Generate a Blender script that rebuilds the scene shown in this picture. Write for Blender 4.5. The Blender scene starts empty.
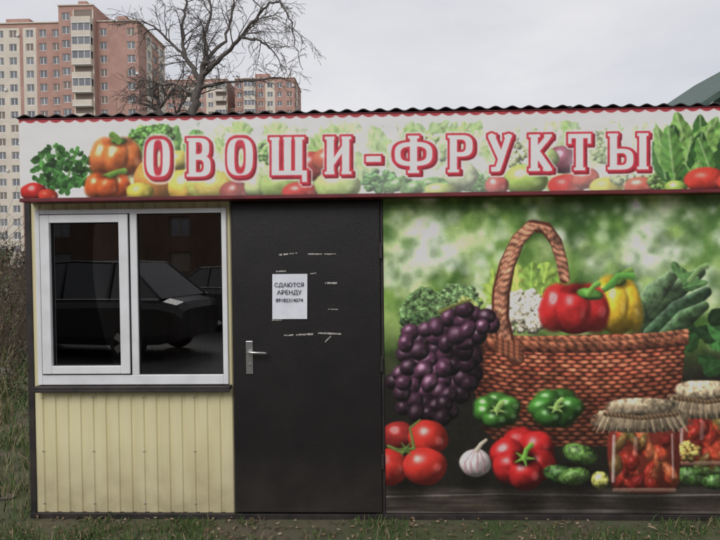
import bpy, math, random
import numpy as np
from mathutils import Vector, Matrix
random.seed(7)
R = math.radians
scene = bpy.context.scene
scene.view_settings.view_transform = 'Standard'
scene.view_settings.look = 'None'
scene.view_settings.exposure = 0

# ------------------------------------------------------------------ camera
F = 565.0
CAM = Vector((0, -3.77, 1.75))
ROT = (Matrix.Rotation(R(1.74), 3, 'Z') @ Matrix.Rotation(R(90 - 1.15), 3, 'X') @ Matrix.Rotation(R(-0.6), 3, 'Z'))
cd = bpy.data.cameras.new('camera'); cam = bpy.data.objects.new('camera', cd)
scene.collection.objects.link(cam); scene.camera = cam
cam.matrix_world = Matrix.Translation(CAM) @ ROT.to_4x4()
cd.sensor_width = 36; cd.lens = F / 720 * 36
cd.clip_start = 0.05; cd.clip_end = 3000

# survey: measured position on the reference picture -> metres on a vertical plane
def S(px, py, y=0.0):
    d = ROT @ Vector(((px - 360) / F, (270 - py) / F, -1))
    t = (y - CAM.y) / d.y
    p = CAM + d * t
    return p.x, p.z
def SR(px0, py0, px1, py1, y=0.0):
    mx, my = (px0 + px1) / 2, (py0 + py1) / 2
    return S(px0, my, y)[0], S(px1, my, y)[0], S(mx, py1, y)[1], S(mx, py0, y)[1]   # x0,x1,z0,z1
RI = np.array(ROT.transposed())
def sheet_coords(X, Z, y):
    P = np.stack([X - CAM.x, np.full_like(X, y - CAM.y), Z - CAM.z], -1) @ RI.T
    return 360 + F * P[..., 0] / -P[..., 2], 270 - F * P[..., 1] / -P[..., 2]

# ------------------------------------------------------------------ materials
def srgb(c):
    return tuple(((v / 255) / 12.92 if v / 255 <= 0.04045 else ((v / 255 + 0.055) / 1.055) ** 2.4) for v in c)
MATS = {}
def mat(name, col, rough=0.7, metal=0.0, col2=None, nscale=5.0, bump=0.0, bscale=40.0, spec=0.5, detail=6, stretch=None, lo=.35, hi=.65, dirt=None):
    if name in MATS: return MATS[name]
    m = bpy.data.materials.new(name); m.use_nodes = True
    nt = m.node_tree; b = nt.nodes['Principled BSDF']
    b.inputs['Base Color'].default_value = (*col, 1)
    b.inputs['Roughness'].default_value = rough
    b.inputs['Metallic'].default_value = metal
    b.inputs['Specular IOR Level'].default_value = spec
    tc = nt.nodes.new('ShaderNodeTexCoord')
    src = tc.outputs['Object']
    if stretch:
        mp = nt.nodes.new('ShaderNodeMapping'); mp.inputs['Scale'].default_value = stretch
        nt.links.new(src, mp.inputs['Vector']); src = mp.outputs['Vector']
    if col2 is not None:
        n = nt.nodes.new('ShaderNodeTexNoise'); n.inputs['Scale'].default_value = nscale; n.inputs['Detail'].default_value = detail
        nt.links.new(src, n.inputs['Vector'])
        r = nt.nodes.new('ShaderNodeValToRGB')
        r.color_ramp.elements[0].position = lo; r.color_ramp.elements[0].color = (*col, 1)
        r.color_ramp.elements[1].position = hi; r.color_ramp.elements[1].color = (*col2, 1)
        nt.links.new(n.outputs['Fac'], r.inputs['Fac']); out = r.outputs['Color']
        if dirt:   # (z_full, z_none, colour): grime rising from the ground
            sx = nt.nodes.new('ShaderNodeSeparateXYZ'); nt.links.new(tc.outputs['Object'], sx.inputs[0])
            mr = nt.nodes.new('ShaderNodeMapRange'); mr.inputs['From Min'].default_value = dirt[1]; mr.inputs['From Max'].default_value = dirt[0]
            nt.links.new(sx.outputs['Z'], mr.inputs['Value'])
            n3 = nt.nodes.new('ShaderNodeTexNoise'); n3.inputs['Scale'].default_value = 7; n3.inputs['Detail'].default_value = 8
            nt.links.new(tc.outputs['Object'], n3.inputs['Vector'])
            mu = nt.nodes.new('ShaderNodeMath'); mu.operation = 'MULTIPLY'; mu.use_clamp = True
            nt.links.new(mr.outputs[0], mu.inputs[0]); nt.links.new(n3.outputs['Fac'], mu.inputs[1])
            mxx = nt.nodes.new('ShaderNodeMixRGB'); mxx.inputs[2].default_value = (*dirt[2], 1)
            nt.links.new(mu.outputs[0], mxx.inputs[0]); nt.links.new(out, mxx.inputs[1]); out = mxx.outputs[0]
        nt.links.new(out, b.inputs['Base Color'])
    if bump:
        n2 = nt.nodes.new('ShaderNodeTexNoise'); n2.inputs['Scale'].default_value = bscale; n2.inputs['Detail'].default_value = 4
        nt.links.new(src, n2.inputs['Vector'])
        bp = nt.nodes.new('ShaderNodeBump'); bp.inputs['Strength'].default_value = bump; bp.inputs['Distance'].default_value = 0.01
        nt.links.new(n2.outputs['Fac'], bp.inputs['Height']); nt.links.new(bp.outputs['Normal'], b.inputs['Normal'])
    MATS[name] = m
    return m

def vinyl_mat():
    m = bpy.data.materials.new('printed_vinyl'); m.use_nodes = True
    nt = m.node_tree; b = nt.nodes['Principled BSDF']
    a = nt.nodes.new('ShaderNodeVertexColor'); a.layer_name = 'Print'
    nt.links.new(a.outputs['Color'], b.inputs['Base Color'])
    b.inputs['Roughness'].default_value = 0.40; b.inputs['Specular IOR Level'].default_value = 0.45
    tc = nt.nodes.new('ShaderNodeTexCoord')
    n = nt.nodes.new('ShaderNodeTexNoise'); n.inputs['Scale'].default_value = 3.5; n.inputs['Detail'].default_value = 2
    nt.links.new(tc.outputs['Object'], n.inputs['Vector'])
    bp = nt.nodes.new('ShaderNodeBump'); bp.inputs['Strength'].default_value = 0.5; bp.inputs['Distance'].default_value = 0.02
    nt.links.new(n.outputs['Fac'], bp.inputs['Height']); nt.links.new(bp.outputs['Normal'], b.inputs['Normal'])
    return m
def glass_mat():
    m = bpy.data.materials.new('window_glass'); m.use_nodes = True
    nt = m.node_tree; nt.nodes.clear()
    o = nt.nodes.new('ShaderNodeOutputMaterial'); mx = nt.nodes.new('ShaderNodeMixShader')
    f = nt.nodes.new('ShaderNodeFresnel'); f.inputs['IOR'].default_value = 2.2
    t = nt.nodes.new('ShaderNodeBsdfTransparent'); t.inputs['Color'].default_value = (.8, .8, .8, 1)
    g = nt.nodes.new('ShaderNodeBsdfGlossy'); g.inputs['Roughness'].default_value = 0.01; g.inputs['Color'].default_value = (.95, .95, .95, 1)
    nt.links.new(f.outputs[0], mx.inputs[0]); nt.links.new(t.outputs[0], mx.inputs[1]); nt.links.new(g.outputs[0], mx.inputs[2])
    nt.links.new(mx.outputs[0], o.inputs[0])
    return m
VINYL = vinyl_mat(); GLASS = glass_mat()
M_cream = mat('cream_sheet_metal', srgb((233, 225, 184)), .5, col2=srgb((222, 212, 168)), nscale=2.0, stretch=(4, 4, .6), bump=.05, dirt=(.0, .55, srgb((140, 124, 98))))
M_white = mat('white_pvc', srgb((236, 237, 241)), .35, col2=srgb((222, 223, 226)), nscale=6)
M_door = mat('door_dark_metal', srgb((33, 30, 31)), .42, col2=srgb((25, 23, 25)), nscale=4, bump=.25, bscale=180, dirt=(.0, .5, srgb((66, 60, 56))))
M_dark = mat('dark_steel', srgb((40, 37, 38)), .55, col2=srgb((58, 52, 50)), nscale=9)
M_redtrim = mat('dark_red_trim', srgb((122, 40, 48)), .5, col2=srgb((95, 34, 40)), nscale=8)
M_roof = mat('corrugated_roof', srgb((70, 68, 74)), .6, col2=srgb((48, 46, 50)), nscale=6)
M_rubber = mat('rubber', srgb((22, 22, 22)), .8)
M_int = mat('interior_dark', srgb((112, 92, 78)), .9, col2=srgb((78, 64, 56)), nscale=3)
M_paper = mat('paper', srgb((238, 241, 250)), .35, col2=srgb((226, 230, 240)), nscale=12)
M_ink = mat('ink', srgb((45, 45, 58)), .6)
M_tape = mat('tape', srgb((205, 200, 195)), .4, col2=srgb((130, 125, 120)), nscale=60)
M_chrome = mat('satin_metal', srgb((190, 190, 190)), .3, metal=.85)

# ------------------------------------------------------------------ mesh helpers
class MB:
    def __init__(s): s.v = []; s.f = []; s.m = []
    def face(s, pts, m=0):
        n = len(s.v); s.v += [tuple(p) for p in pts]; s.f.append(tuple(range(n, n + len(pts)))); s.m.append(m)
    def box(s, x0, x1, y0, y1, z0, z1, m=0):
        n = len(s.v)
        s.v += [(x0, y0, z0), (x1, y0, z0), (x1, y1, z0), (x0, y1, z0), (x0, y0, z1), (x1, y0, z1), (x1, y1, z1), (x0, y1, z1)]
        for f in ((0, 3, 2, 1), (4, 5, 6, 7), (0, 1, 5, 4), (1, 2, 6, 5), (2, 3, 7, 6), (3, 0, 4, 7)):
            s.f.append(tuple(n + i for i in f)); s.m.append(m)
    def obj(s, name, mats, parent=None, smooth=False, bevel=0):
        me = bpy.data.meshes.new(name); me.from_pydata(s.v, [], s.f)
        for m in (mats if isinstance(mats, (list, tuple)) else [mats]): me.materials.append(m)
        me.polygons.foreach_set('material_index', s.m)
        if smooth: me.polygons.foreach_set('use_smooth', [True] * len(s.f))
        me.update()
        o = bpy.data.objects.new(name, me); scene.collection.objects.link(o)
        if parent: o.parent = parent
        if bevel:
            b = o.modifiers.new('bevel', 'BEVEL'); b.width = bevel; b.segments = 2; b.limit_method = 'ANGLE'
        return o
def boxobj(name, x0, x1, y0, y1, z0, z1, m, parent=None, bevel=0):
    b = MB(); b.box(x0, x1, y0, y1, z0, z1); return b.obj(name, m, parent, bevel=bevel)
def empty(name, loc=(0, 0, 0)):
    e = bpy.data.objects.new(name, None); e.location = loc; e.empty_display_size = .3
    scene.collection.objects.link(e); return e
def tubes(name, splines, m, parent=None, res=2):
    """splines: list of [(Vector, radius), ...]"""
    cu = bpy.data.curves.new(name + '_c', 'CURVE'); cu.dimensions = '3D'
    cu.bevel_depth = 1.0; cu.bevel_resolution = res; cu.use_fill_caps = True
    for sp in splines:
        s = cu.splines.new('POLY'); s.points.add(len(sp) - 1)
        for p, (c, r) in zip(s.points, sp):
            p.co = (c[0], c[1], c[2], 1); p.radius = r
    o = bpy.data.objects.new('tmp', cu); scene.collection.objects.link(o)
    dg = bpy.context.evaluated_depsgraph_get()
    me = bpy.data.meshes.new_from_object(o.evaluated_get(dg)); bpy.data.objects.remove(o)
    me.materials.clear(); me.materials.append(m)
    me.polygons.foreach_set('use_smooth', [True] * len(me.polygons))
    o = bpy.data.objects.new(name, me); scene.collection.objects.link(o)
    if parent: o.parent = parent
    return o

# ------------------------------------------------------------------ print painter
_tabs = {}
def vnoise(x, y, seed=0):
    if seed not in _tabs: _tabs[seed] = np.random.default_rng(seed).random((128, 128))
    T = _tabs[seed]
    xi = np.floor(x).astype(int); yi = np.floor(y).astype(int)
    fx = x - xi; fy = y - yi; fx = fx * fx * (3 - 2 * fx); fy = fy * fy * (3 - 2 * fy)
    a = T[yi & 127, xi & 127]; b = T[yi & 127, (xi + 1) & 127]; c = T[(yi + 1) & 127, xi & 127]; d = T[(yi + 1) & 127, (xi + 1) & 127]
    return (a * (1 - fx) + b * fx) * (1 - fy) + (c * (1 - fx) + d * fx) * fy
def fbm(x, y, scale, seed=0, octv=4):
    r = 0; a = .5; t = 0
    for i in range(octv):
        r = r + a * vnoise(x / scale + 17.3 * i, y / scale + 9.1 * i, seed + i); t += a; a *= .5; scale *= .5
    return r / t
def sst(x, a, b):
    t = np.clip((x - a) / (b - a), 0, 1); return t * t * (3 - 2 * t)
def blur(c, k=1, passes=1):
    for _ in range(passes):
        for ax in (0, 1):
            p = np.pad(c, [(k, k) if i == ax else (0, 0) for i in range(3)], mode='edge'); n = c.shape[ax]
            c = sum(np.take(p, range(i, i + n), axis=ax) for i in range(2 * k + 1)) / (2 * k + 1)
    return c
C = lambda *c: np.array(c, float) / 255
L0 = np.array((-.45, -.6, .66)); L0 = L0 / np.linalg.norm(L0)
class Art:
    def __init__(s, U, V):
        s.U, s.V = U, V; s.c = np.zeros(U.shape + (3,)) + .5
        s.umin = U.min(0); s.umax = U.max(0); s.vmin = V.min(1); s.vmax = V.max(1)
    def win(s, x0, y0, x1, y1):
        c = np.where((s.umax >= x0) & (s.umin <= x1))[0]; r = np.where((s.vmax >= y0) & (s.vmin <= y1))[0]
        if len(c) < 2 or len(r) < 2: return None
        return (slice(r[0], r[-1] + 1), slice(c[0], c[-1] + 1))
    def put(s, w, a, col):
        a = np.clip(a, 0, 1)[..., None]; s.c[w] = s.c[w] * (1 - a) + np.clip(col, 0, 1) * a
    def ball(s, cx, cy, a, b, col, rot=0, spec=.5, soft=.7, amb=.34, tex=0, n=2.0, al=1.0, edge=0, seed=3, sp=40, ts=6):
        m = max(a, b) * 1.25 + 3
        w = s.win(cx - m, cy - m, cx + m, cy + m)
        if w is None: return
        x = s.U[w] - cx; y = s.V[w] - cy; t = R(rot)
        X = (x * math.cos(t) + y * math.sin(t)) / a; Y = (-x * math.sin(t) + y * math.cos(t)) / b
        q = (np.abs(X) ** n + np.abs(Y) ** n) ** (1 / n)
        if edge: q = q + edge * (fbm(s.U[w], s.V[w], ts, seed, 3) - .5)
        else: q = q + .10 * (vnoise(s.U[w] / max(5, a * .6), s.V[w] / max(5, a * .6), seed + 70) - .5)
        al_ = np.clip(.5 - (q - 1) * min(a, b) / (soft * 2), 0, 1) * al
        qq = np.clip(q, 0, 1); nz = np.sqrt(1 - qq * qq * .96)
        nx = X * math.cos(t) - Y * math.sin(t); ny = X * math.sin(t) + Y * math.cos(t)
        wob = .5 * (fbm(s.U[w], s.V[w], max(4, a * .6), seed + 50, 2) - .5)
        d = np.clip(nx * L0[0] + ny * L0[1] + nz * L0[2] + wob, 0, 1)
        h = np.clip(nx * -.25 + ny * -.38 + nz * .89 + wob * .12, 0, 1) ** sp
        h2 = np.clip(nx * .55 + ny * .1 + nz * .83 + wob * .1, 0, 1) ** (sp * 1.5)
        sh = amb + (1 - amb) * d
        sh = sh * (1 - .25 * sst(ny, .3, 1.0))
        if tex: sh = sh * (1 + tex * (fbm(s.U[w], s.V[w], ts, seed + 5, 3) - .5) * 2)
        c = np.asarray(col)[None, None] * sh[..., None] * 1.15 + spec * .85 * h[..., None] + spec * .22 * h2[..., None]
        s.put(w, al_, c)
    def glow(s, cx, cy, r, col, al=.5):
        w = s.win(cx - r * 1.6, cy - r * 1.6, cx + r * 1.6, cy + r * 1.6)
        if w is None: return
        q = np.hypot(s.U[w] - cx, s.V[w] - cy) / r
        s.put(w, al * (1 - sst(q, .55, 1.5)), np.asarray(col))
    def disc(s, cx, cy, r, col, al=.3):
        w = s.win(cx - r - 3, cy - r - 3, cx + r + 3, cy + r + 3)
        if w is None: return
        q = np.hypot(s.U[w] - cx, s.V[w] - cy) - r
        s.put(w, al * (1 - sst(q, -2, 2)), np.asarray(col))
    def stroke(s, pts, ws, col, twist=0, amb=.45, soft=.7, al=1, spec=0, tex=0):
        pts = np.array(pts, float); n = len(pts)
        ws = np.interp(np.linspace(0, 1, n), np.linspace(0, 1, len(ws)), ws) if len(ws) != n else np.array(ws, float)
        m = ws.max() + 3
        w = s.win(pts[:, 0].min() - m, pts[:, 1].min() - m, pts[:, 0].max() + m, pts[:, 1].max() + m)
        if w is None: return
        U, V = s.U[w], s.V[w]
        best = np.full(U.shape, 1e9); side = np.zeros(U.shape); arc = np.zeros(U.shape); L = 0
        for i in range(n - 1):
            a, b = pts[i], pts[i + 1]; d = b - a; ln = np.hypot(*d) + 1e-6
            t = np.clip(((U - a[0]) * d[0] + (V - a[1]) * d[1]) / ln ** 2, 0, 1)
            px = U - a[0] - t * d[0]; py = V - a[1] - t * d[1]; dd = np.hypot(px, py)
            ww = ws[i] * (1 - t) + ws[i + 1] * t
            k = (dd - ww) < best
            best = np.where(k, dd - ww, best)
            nxv, nyv = -d[1] / ln, d[0] / ln
            sd = (px * nxv + py * nyv) / np.maximum(ww, .1)
            side = np.where(k, sd * (nxv * -.6 + nyv * -.75), side); arc = np.where(k, L + t * ln, arc)
            L += ln
        al_ = np.clip(.5 - best / (soft * 2), 0, 1) * al
        sh = amb + (1 - amb) * np.clip(.55 + .55 * side, 0, 1.2)
        if twist: sh = sh * (.55 + .55 * np.abs(np.sin(arc / twist * math.pi + side * 1.2)))
        if tex: sh = sh * (1 + tex * (fbm(U, V, 5, 61, 3) - .5) * 2)
        c = np.asarray(col)[None, None] * sh[..., None] * 1.15 + spec * np.clip(side - .3, 0, 1)[..., None]
        s.put(w, al_, c)
    def poly(s, pts, col, soft=.7, al=1.0, fn=None):
        P = np.array(pts, float)
        w = s.win(P[:, 0].min() - 3, P[:, 1].min() - 3, P[:, 0].max() + 3, P[:, 1].max() + 3)
        if w is None: return
        U, V = s.U[w], s.V[w]; ins = np.zeros(U.shape, bool); dm = np.full(U.shape, 1e9)
        for i in range(len(P)):
            a, b = P[i], P[(i + 1) % len(P)]
            if a[1] != b[1]:
                ins ^= ((a[1] > V) != (b[1] > V)) & (U < (b[0] - a[0]) * (V - a[1]) / (b[1] - a[1]) + a[0])
            d = b - a; t = np.clip(((U - a[0]) * d[0] + (V - a[1]) * d[1]) / (d @ d + 1e-9), 0, 1)
            dm = np.minimum(dm, np.hypot(U - a[0] - t * d[0], V - a[1] - t * d[1]))
        sd = np.where(ins, -dm, dm)
        c = fn(U, V) if fn else np.asarray(col)
        s.put(w, np.clip(.5 - sd / (2 * soft), 0, 1) * al, c)
    def leaf(s, x0, y0, x1, y1, wd, col, rib=None, bend=0, al=1, wav=.18, seed=1):
        cx, cy = (x0 + x1) / 2, (y0 + y1) / 2; ln = math.hypot(x1 - x0, y1 - y0); t = math.atan2(y1 - y0, x1 - x0)
        m = ln / 2 + wd + 2 + abs(bend)
        w = s.win(cx - m, cy - m, cx + m, cy + m)
        if w is None: return
        x = s.U[w] - cx; y = s.V[w] - cy
        X = (x * math.cos(t) + y * math.sin(t)) / (ln / 2); Y = (-x * math.sin(t) + y * math.cos(t)) - bend * (1 - X * X)
        prof = wd * np.clip(1 - X * X, 0, 1) ** .6 * (1 - .25 * X) * (1 + wav * (fbm(s.U[w], s.V[w], 5, seed, 2) - .5) * 3)
        d = np.abs(Y) - prof
        a = np.clip(.5 - d / 1.3, 0, 1) * (np.abs(X) < 1) * al
        vein = np.abs(np.sin((X * ln / 2 - np.abs(Y) * 1.0) / 3.6))
        sh = .72 + .22 * vein + .2 * (Y < 0) + .45 * (fbm(s.U[w], s.V[w], 6, seed + 3, 3) - .5)
        c = np.asarray(col)[None, None] * sh[..., None]
        rb = np.clip(1 - np.abs(Y) / (.12 * wd + .5), 0, 1)[..., None] * .6
        c = c * (1 - rb) + np.asarray(rib if rib is not None else np.asarray(col) * 1.4) * rb
        s.put(w, a, c)
    def bush(s, cx, cy, a, b, col, n=60, r=5, seed=0, spec=.05, var=.35):
        rg = random.Random(seed)
        L = []
        for i in range(n):
            t = rg.random() * 2 * math.pi; q = math.sqrt(rg.random())
            L.append((cx + a * q * math.cos(t), cy + b * q * math.sin(t)))
        L.sort(key=lambda p: p[1])
        for (x, y) in L:
            k = (1 - var) + 2 * var * rg.random(); k *= 1.15 - .5 * max(0, (y - cy) / b)
            rr = r * (.6 + .7 * rg.random())
            s.ball(x, y, rr, rr * .85, np.asarray(col) * k, spec=spec, tex=.7, edge=.8, amb=.3, seed=rg.randint(0, 30), ts=2.6, sp=8)
    def pepper(s, cx, cy, w, h, col, stem=None, lobes=3):
        s.ball(cx, cy + .04 * h, w * .5, h * .47, np.asarray(col) * .7, spec=.1)
        xs = np.linspace(-.27, .27, lobes)
        order = sorted(range(lobes), key=lambda i: -abs(xs[i]))
        for i in order:
            s.ball(cx + xs[i] * w, cy + .03 * h * (1 if i == lobes // 2 else 0), w * .26, h * .49, np.asarray(col), rot=-14 * xs[i] / .27, spec=.55, sp=34, amb=.36, n=2.2, al=.93, soft=1.6, seed=i + int(cx) % 9)
        s.ball(cx + .05 * w, cy - h * .38, w * .2, h * .1, np.asarray(col) * .45, spec=0, soft=3)
        if stem:
            s.ball(cx + .05 * w, cy - h * .40, w * .16, h * .075, C(90, 130, 50), spec=.15)
            s.stroke([(cx + .05 * w, cy - h * .4), (cx + .05 * w + stem[0] * .5, cy - h * .4 + stem[1] * .75), (cx + .05 * w + stem[0], cy - h * .4 + stem[1])], [w * .05 + 1, w * .035 + 1, w * .05 + 1], C(110, 150, 60))
    def pepper_top(s, cx, cy, w, h, col, stemcol=C(100, 140, 60), ph=20):
        s.ball(cx, cy, w * .45, h * .44, np.asarray(col) * .6, spec=0)
        for k, an in enumerate((250, 310, 190, 20, 140, 80)):
            an = R(an + ph); v = .8 + .3 * ((k * 37) % 10) / 10
            s.ball(cx + .25 * w * math.cos(an), cy + .24 * h * math.sin(an), w * .25, h * .26, np.asarray(col) * v, spec=.6, sp=30, amb=.22, soft=1.5, al=.95, seed=k + int(cx) % 11)
        s.ball(cx, cy, w * .17, h * .13, np.asarray(col) * .25, spec=0, soft=3)
        for k in range(5):
            an = R(k * 72 + ph)
            s.stroke([(cx, cy), (cx + .14 * w * math.cos(an), cy + .12 * h * math.sin(an))], [2.2, .8], np.asarray(stemcol))
        s.stroke([(cx, cy), (cx + .03 * w, cy - .13 * h), (cx + .1 * w, cy - .2 * h)], [2.6, 2.2, 2.8], np.asarray(stemcol) * 1.1)

def art_sheet(name, x0, x1, z0, z1, y, res, paint, gain=.66, wr=.004):
    nx = int((x1 - x0) / res) + 1; nz = int((z1 - z0) / res) + 1
    xs = np.linspace(x0, x1, nx); zs = np.linspace(z1, z0, nz)
    X, Z = np.meshgrid(xs, zs); U, V = sheet_coords(X, Z, y)
    A = Art(U, V); paint(A, X, Z)
    s = blur(A.c, 1, 1) * .7 + A.c * .3
    g = s.mean(-1, keepdims=True); s = g + (s - g) * .94
    s = s * (1 + (fbm(U, V, 4, 95, 3)[..., None] - .5) * .16)
    s = np.clip(s + (fbm(U, V, 1.6, 91, 2)[..., None] - .5) * .035, 0, 1)
    lin = np.where(s <= .04045, s / 12.92, ((s + .055) / 1.055) ** 2.4) / gain
    lin = np.clip(lin, .004, .84)
    Y = y - wr * (fbm(X, Z, .5, 71, 3))
    co = np.stack([X, Y, Z], -1).reshape(-1, 3).astype(np.float32)
    idx = np.arange(nx * nz).reshape(nz, nx)
    q = np.stack([idx[:-1, :-1], idx[1:, :-1], idx[1:, 1:], idx[:-1, 1:]], -1).reshape(-1, 4)
    me = bpy.data.meshes.new(name); me.vertices.add(nx * nz); me.vertices.foreach_set('co', co.ravel())
    me.loops.add(q.size); me.loops.foreach_set('vertex_index', q.ravel().astype(np.int32))
    me.polygons.add(len(q)); me.polygons.foreach_set('loop_start', np.arange(0, q.size, 4, dtype=np.int32))
    me.polygons.foreach_set('loop_total', np.full(len(q), 4, np.int32)); me.polygons.foreach_set('use_smooth', np.ones(len(q), bool))
    me.update(calc_edges=True)
    ca = me.color_attributes.new('Print', 'FLOAT_COLOR', 'POINT')
    ca.data.foreach_set('color', np.concatenate([lin, np.ones(lin.shape[:2] + (1,))], -1).astype(np.float32).ravel())
    me.materials.append(VINYL)
    o = bpy.data.objects.new(name, me); scene.collection.objects.link(o)
    return o

# ---- mural
def paint_mural(A, X, Z):
    U, V = A.U, A.V
    n1 = fbm(U, V, 46, 1, 3); n2 = fbm(U, V, 17, 8, 4)
    k = sst(n1 * .55 + n2 * .45, .42, .66)[..., None]
    A.c[:] = C(52, 84, 30) * (1 - k) + C(184, 202, 132) * k
    kk = sst(fbm(U, V, 26, 14, 3), .50, .64)[..., None]; A.c[:] = A.c * (1 - .6 * kk) + C(106, 148, 58) * .6 * kk
    for (x, y, r, c, a) in [(432, 240, 28, C(236, 242, 228), .85), (404, 268, 22, C(220, 232, 200), .7), (478, 236, 18, C(206, 222, 170), .5),
                            (655, 242, 32, C(236, 242, 222), .85), (600, 258, 22, C(205, 220, 180), .45), (700, 290, 20, C(222, 230, 214), .6),
                            (400, 208, 18, C(48, 80, 30), .75), (455, 203, 26, C(52, 86, 30), .7), (505, 207, 22, C(80, 124, 46), .5), (388, 235, 10, C(54, 92, 36), .6),
                            (575, 218, 32, C(40, 70, 24), .8), (615, 207, 26, C(56, 94, 30), .7), (700, 212, 34, C(54, 92, 32), .8), (480, 262, 14, C(60, 100, 40), .5),
                            (668, 203, 12, C(205, 220, 180), .6), (542, 250, 12, C(190, 208, 140), .6), (715, 255, 24, C(72, 114, 44), .75), (600, 235, 14, C(90, 136, 56), .5),
                            (395, 320, 22, C(170, 192, 110), .6), (388, 375, 16, C(116, 140, 66), .6), (740, 250, 30, C(80, 124, 50), .6)]:
        A.glow(x, y, r, c, a)
    rg = random.Random(4)
    for i in range(620):
        x = rg.uniform(380, 770); y = rg.uniform(192, 320); r = rg.choice([2, 3, 4, 5, 7, 9])
        A.disc(x, y, r, rg.choice([C(240, 246, 230), C(140, 178, 72), C(48, 84, 28), C(190, 212, 130), C(250, 252, 246), C(34, 62, 22), C(70, 110, 40)]), rg.uniform(.15, .5))
    A.c[:] = blur(A.c, 3, 2)
    for i in range(60):
        x = rg.uniform(380, 770); y = rg.uniform(194, 250); r = rg.uniform(2, 7)
        A.disc(x, y, r, rg.choice([C(240, 246, 230), C(210, 226, 160)]), rg.uniform(.06, .2))
    A.c[:] = blur(A.c, 2, 1)
    f = sst(V + 26 * (fbm(U, V, 30, 5, 2) - .5), 318, 384)[..., None]
    A.c[:] = A.c * (1 - f) + C(24, 22, 18) * f
    for i in range(26):
        x = rg.uniform(684, 760); y = rg.uniform(322, 378); an = rg.uniform(-2.6, -.4)
        A.leaf(x, y, x + 26 * math.cos(an), y + 20 * math.sin(an), 8, C(44, 86, 38) * rg.uniform(.4, 1.3), seed=i)
    # broccoli
    A.bush(428, 314, 26, 25, C(76, 102, 60), 260, 3.4, 2); A.bush(458, 302, 21, 17, C(92, 120, 74), 180, 3.2, 3)
    A.bush(415, 330, 16, 14, C(48, 70, 40), 90, 3.6, 4)
    # lettuce, cauliflower
    for (a, b, c, d, w, col) in [(500, 330, 492, 268, 12, C(146, 174, 72)), (520, 310, 515, 264, 16, C(176, 194, 88)), (540, 300, 548, 262, 13, C(146, 178, 74)), (478, 325, 462, 296, 10, C(186, 202, 112)), (556, 300, 560, 272, 10, C(106, 144, 54)), (530, 300, 532, 262, 10, C(126, 162, 68))]:
        A.leaf(a, b, c, d, w, col, seed=int(a), wav=.6)
    A.bush(524, 312, 25, 21, C(230, 218, 190), 220, 3.8, 6, var=.16)
    A.bush(495, 318, 10, 12, C(216, 202, 176), 40, 4, 9, var=.16)
    # zucchini and cucumbers
    for (x0, y0, x1, y1, w, c) in [(640, 326, 700, 272, 9, C(62, 88, 54)), (652, 334, 706, 292, 9, C(40, 68, 40)), (636, 318, 672, 276, 10, C(88, 118, 76)), (664, 338, 704, 306, 8, C(56, 84, 48))]:
        A.stroke([(x0, y0), ((x0 + x1) / 2, (y0 + y1) / 2 - 3), (x1, y1)], [w, w + 1.5, w * .6], c, spec=.3, tex=.6, amb=.3)
    for k in range(5):
        A.leaf(682, 276 + k * 3, 672 + 9 * k, 262 + k * 5, 5, C(72, 112, 58), seed=k)
    A.stroke([(690, 280), (700, 268), (706, 266)], [3, 2.5, 3], C(120, 156, 90))
    # peppers in basket
    A.pepper(616, 304, 48, 58, C(238, 186, 38), (12, -10)); A.stroke([(604, 290), (612, 284), (618, 276), (632, 276)], [2.5, 4, 3, 3.5], C(90, 160, 60))
    A.pepper(574, 308, 66, 50, C(206, 34, 36), None)
    A.ball(590, 294, 13, 6, C(96, 160, 58), rot=8, spec=.2); A.stroke([(588, 294), (594, 286), (598, 284)], [3, 2.5, 3], C(116, 176, 70))
    # basket body
    def weave(U, V):
        bow = 7 * (1 - ((U - 582) / 105) ** 2)
        v = V - bow + 2.4 * (fbm(U, V, 22, 77, 2) - .5); ex = U + (U - 582) * (V - 335) * -.0009 + 5 * (fbm(U, V, 14, 78, 2) - .5)
        row = np.floor(v / 4.2); ph = (row % 2)
        strand = np.sin((v / 4.2 - row) * math.pi) ** .7
        st = ex / 11 + ph * .5
        bul = .5 + .5 * np.cos(2 * math.pi * st)
        sh = (.16 + .84 * strand) * (.32 + .68 * bul ** .6)
        sh = sh * (.45 + 1.1 * fbm(U, V, 7, 44, 3)) * (1.12 - .62 * sst(V, 345, 430)) * (1 - .4 * sst(np.abs(U - 575), 60, 112))
        rv = vnoise(row * 1.7, st.round() * .9, 47)[..., None]
        return (C(186, 108, 76) * (1 - rv) + C(142, 62, 44) * rv) * sh[..., None] * 1.25 + C(34, 12, 8) * .35
    A.poly([(470, 338), (686, 332), (681, 392), (668, 436), (640, 446), (500, 446), (484, 430), (474, 390)], None, fn=weave)
    for k in range(3):
        pts = [(468 + t * 218, 334 + k * 5 + 7 * (1 - (2 * t - 1) ** 2) - 2 * t) for t in np.linspace(0, 1, 24)]
        A.stroke(pts, [3.0], C(176, 100, 70) if k < 2 else C(116, 60, 42), twist=8 + k, amb=.35, tex=.6)
    # handle
    hp = [(516, 358), (506, 342), (500, 318), (501, 292), (507, 265), (518, 240), (532, 226), (546, 228), (556, 242), (562, 262), (565, 284)]
    hh = []
    for i in range(len(hp) - 1):
        for t in np.linspace(0, 1, 4, endpoint=False): hh.append((hp[i][0] * (1 - t) + hp[i + 1][0] * t, hp[i][1] * (1 - t) + hp[i + 1][1] * t))
    A.stroke(hh, [8, 9, 9, 7, 6, 6, 5], C(78, 38, 26), amb=.6)
    for o in (-5, -1.6, 1.6, 5):
        A.stroke([(x + o * .75, y + o * .3) for x, y in hh], [2.6, 2.6, 2.3, 2.0, 1.8], C(194, 126, 96), twist=6 + abs(o) * .2, amb=.36, tex=.6)
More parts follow.
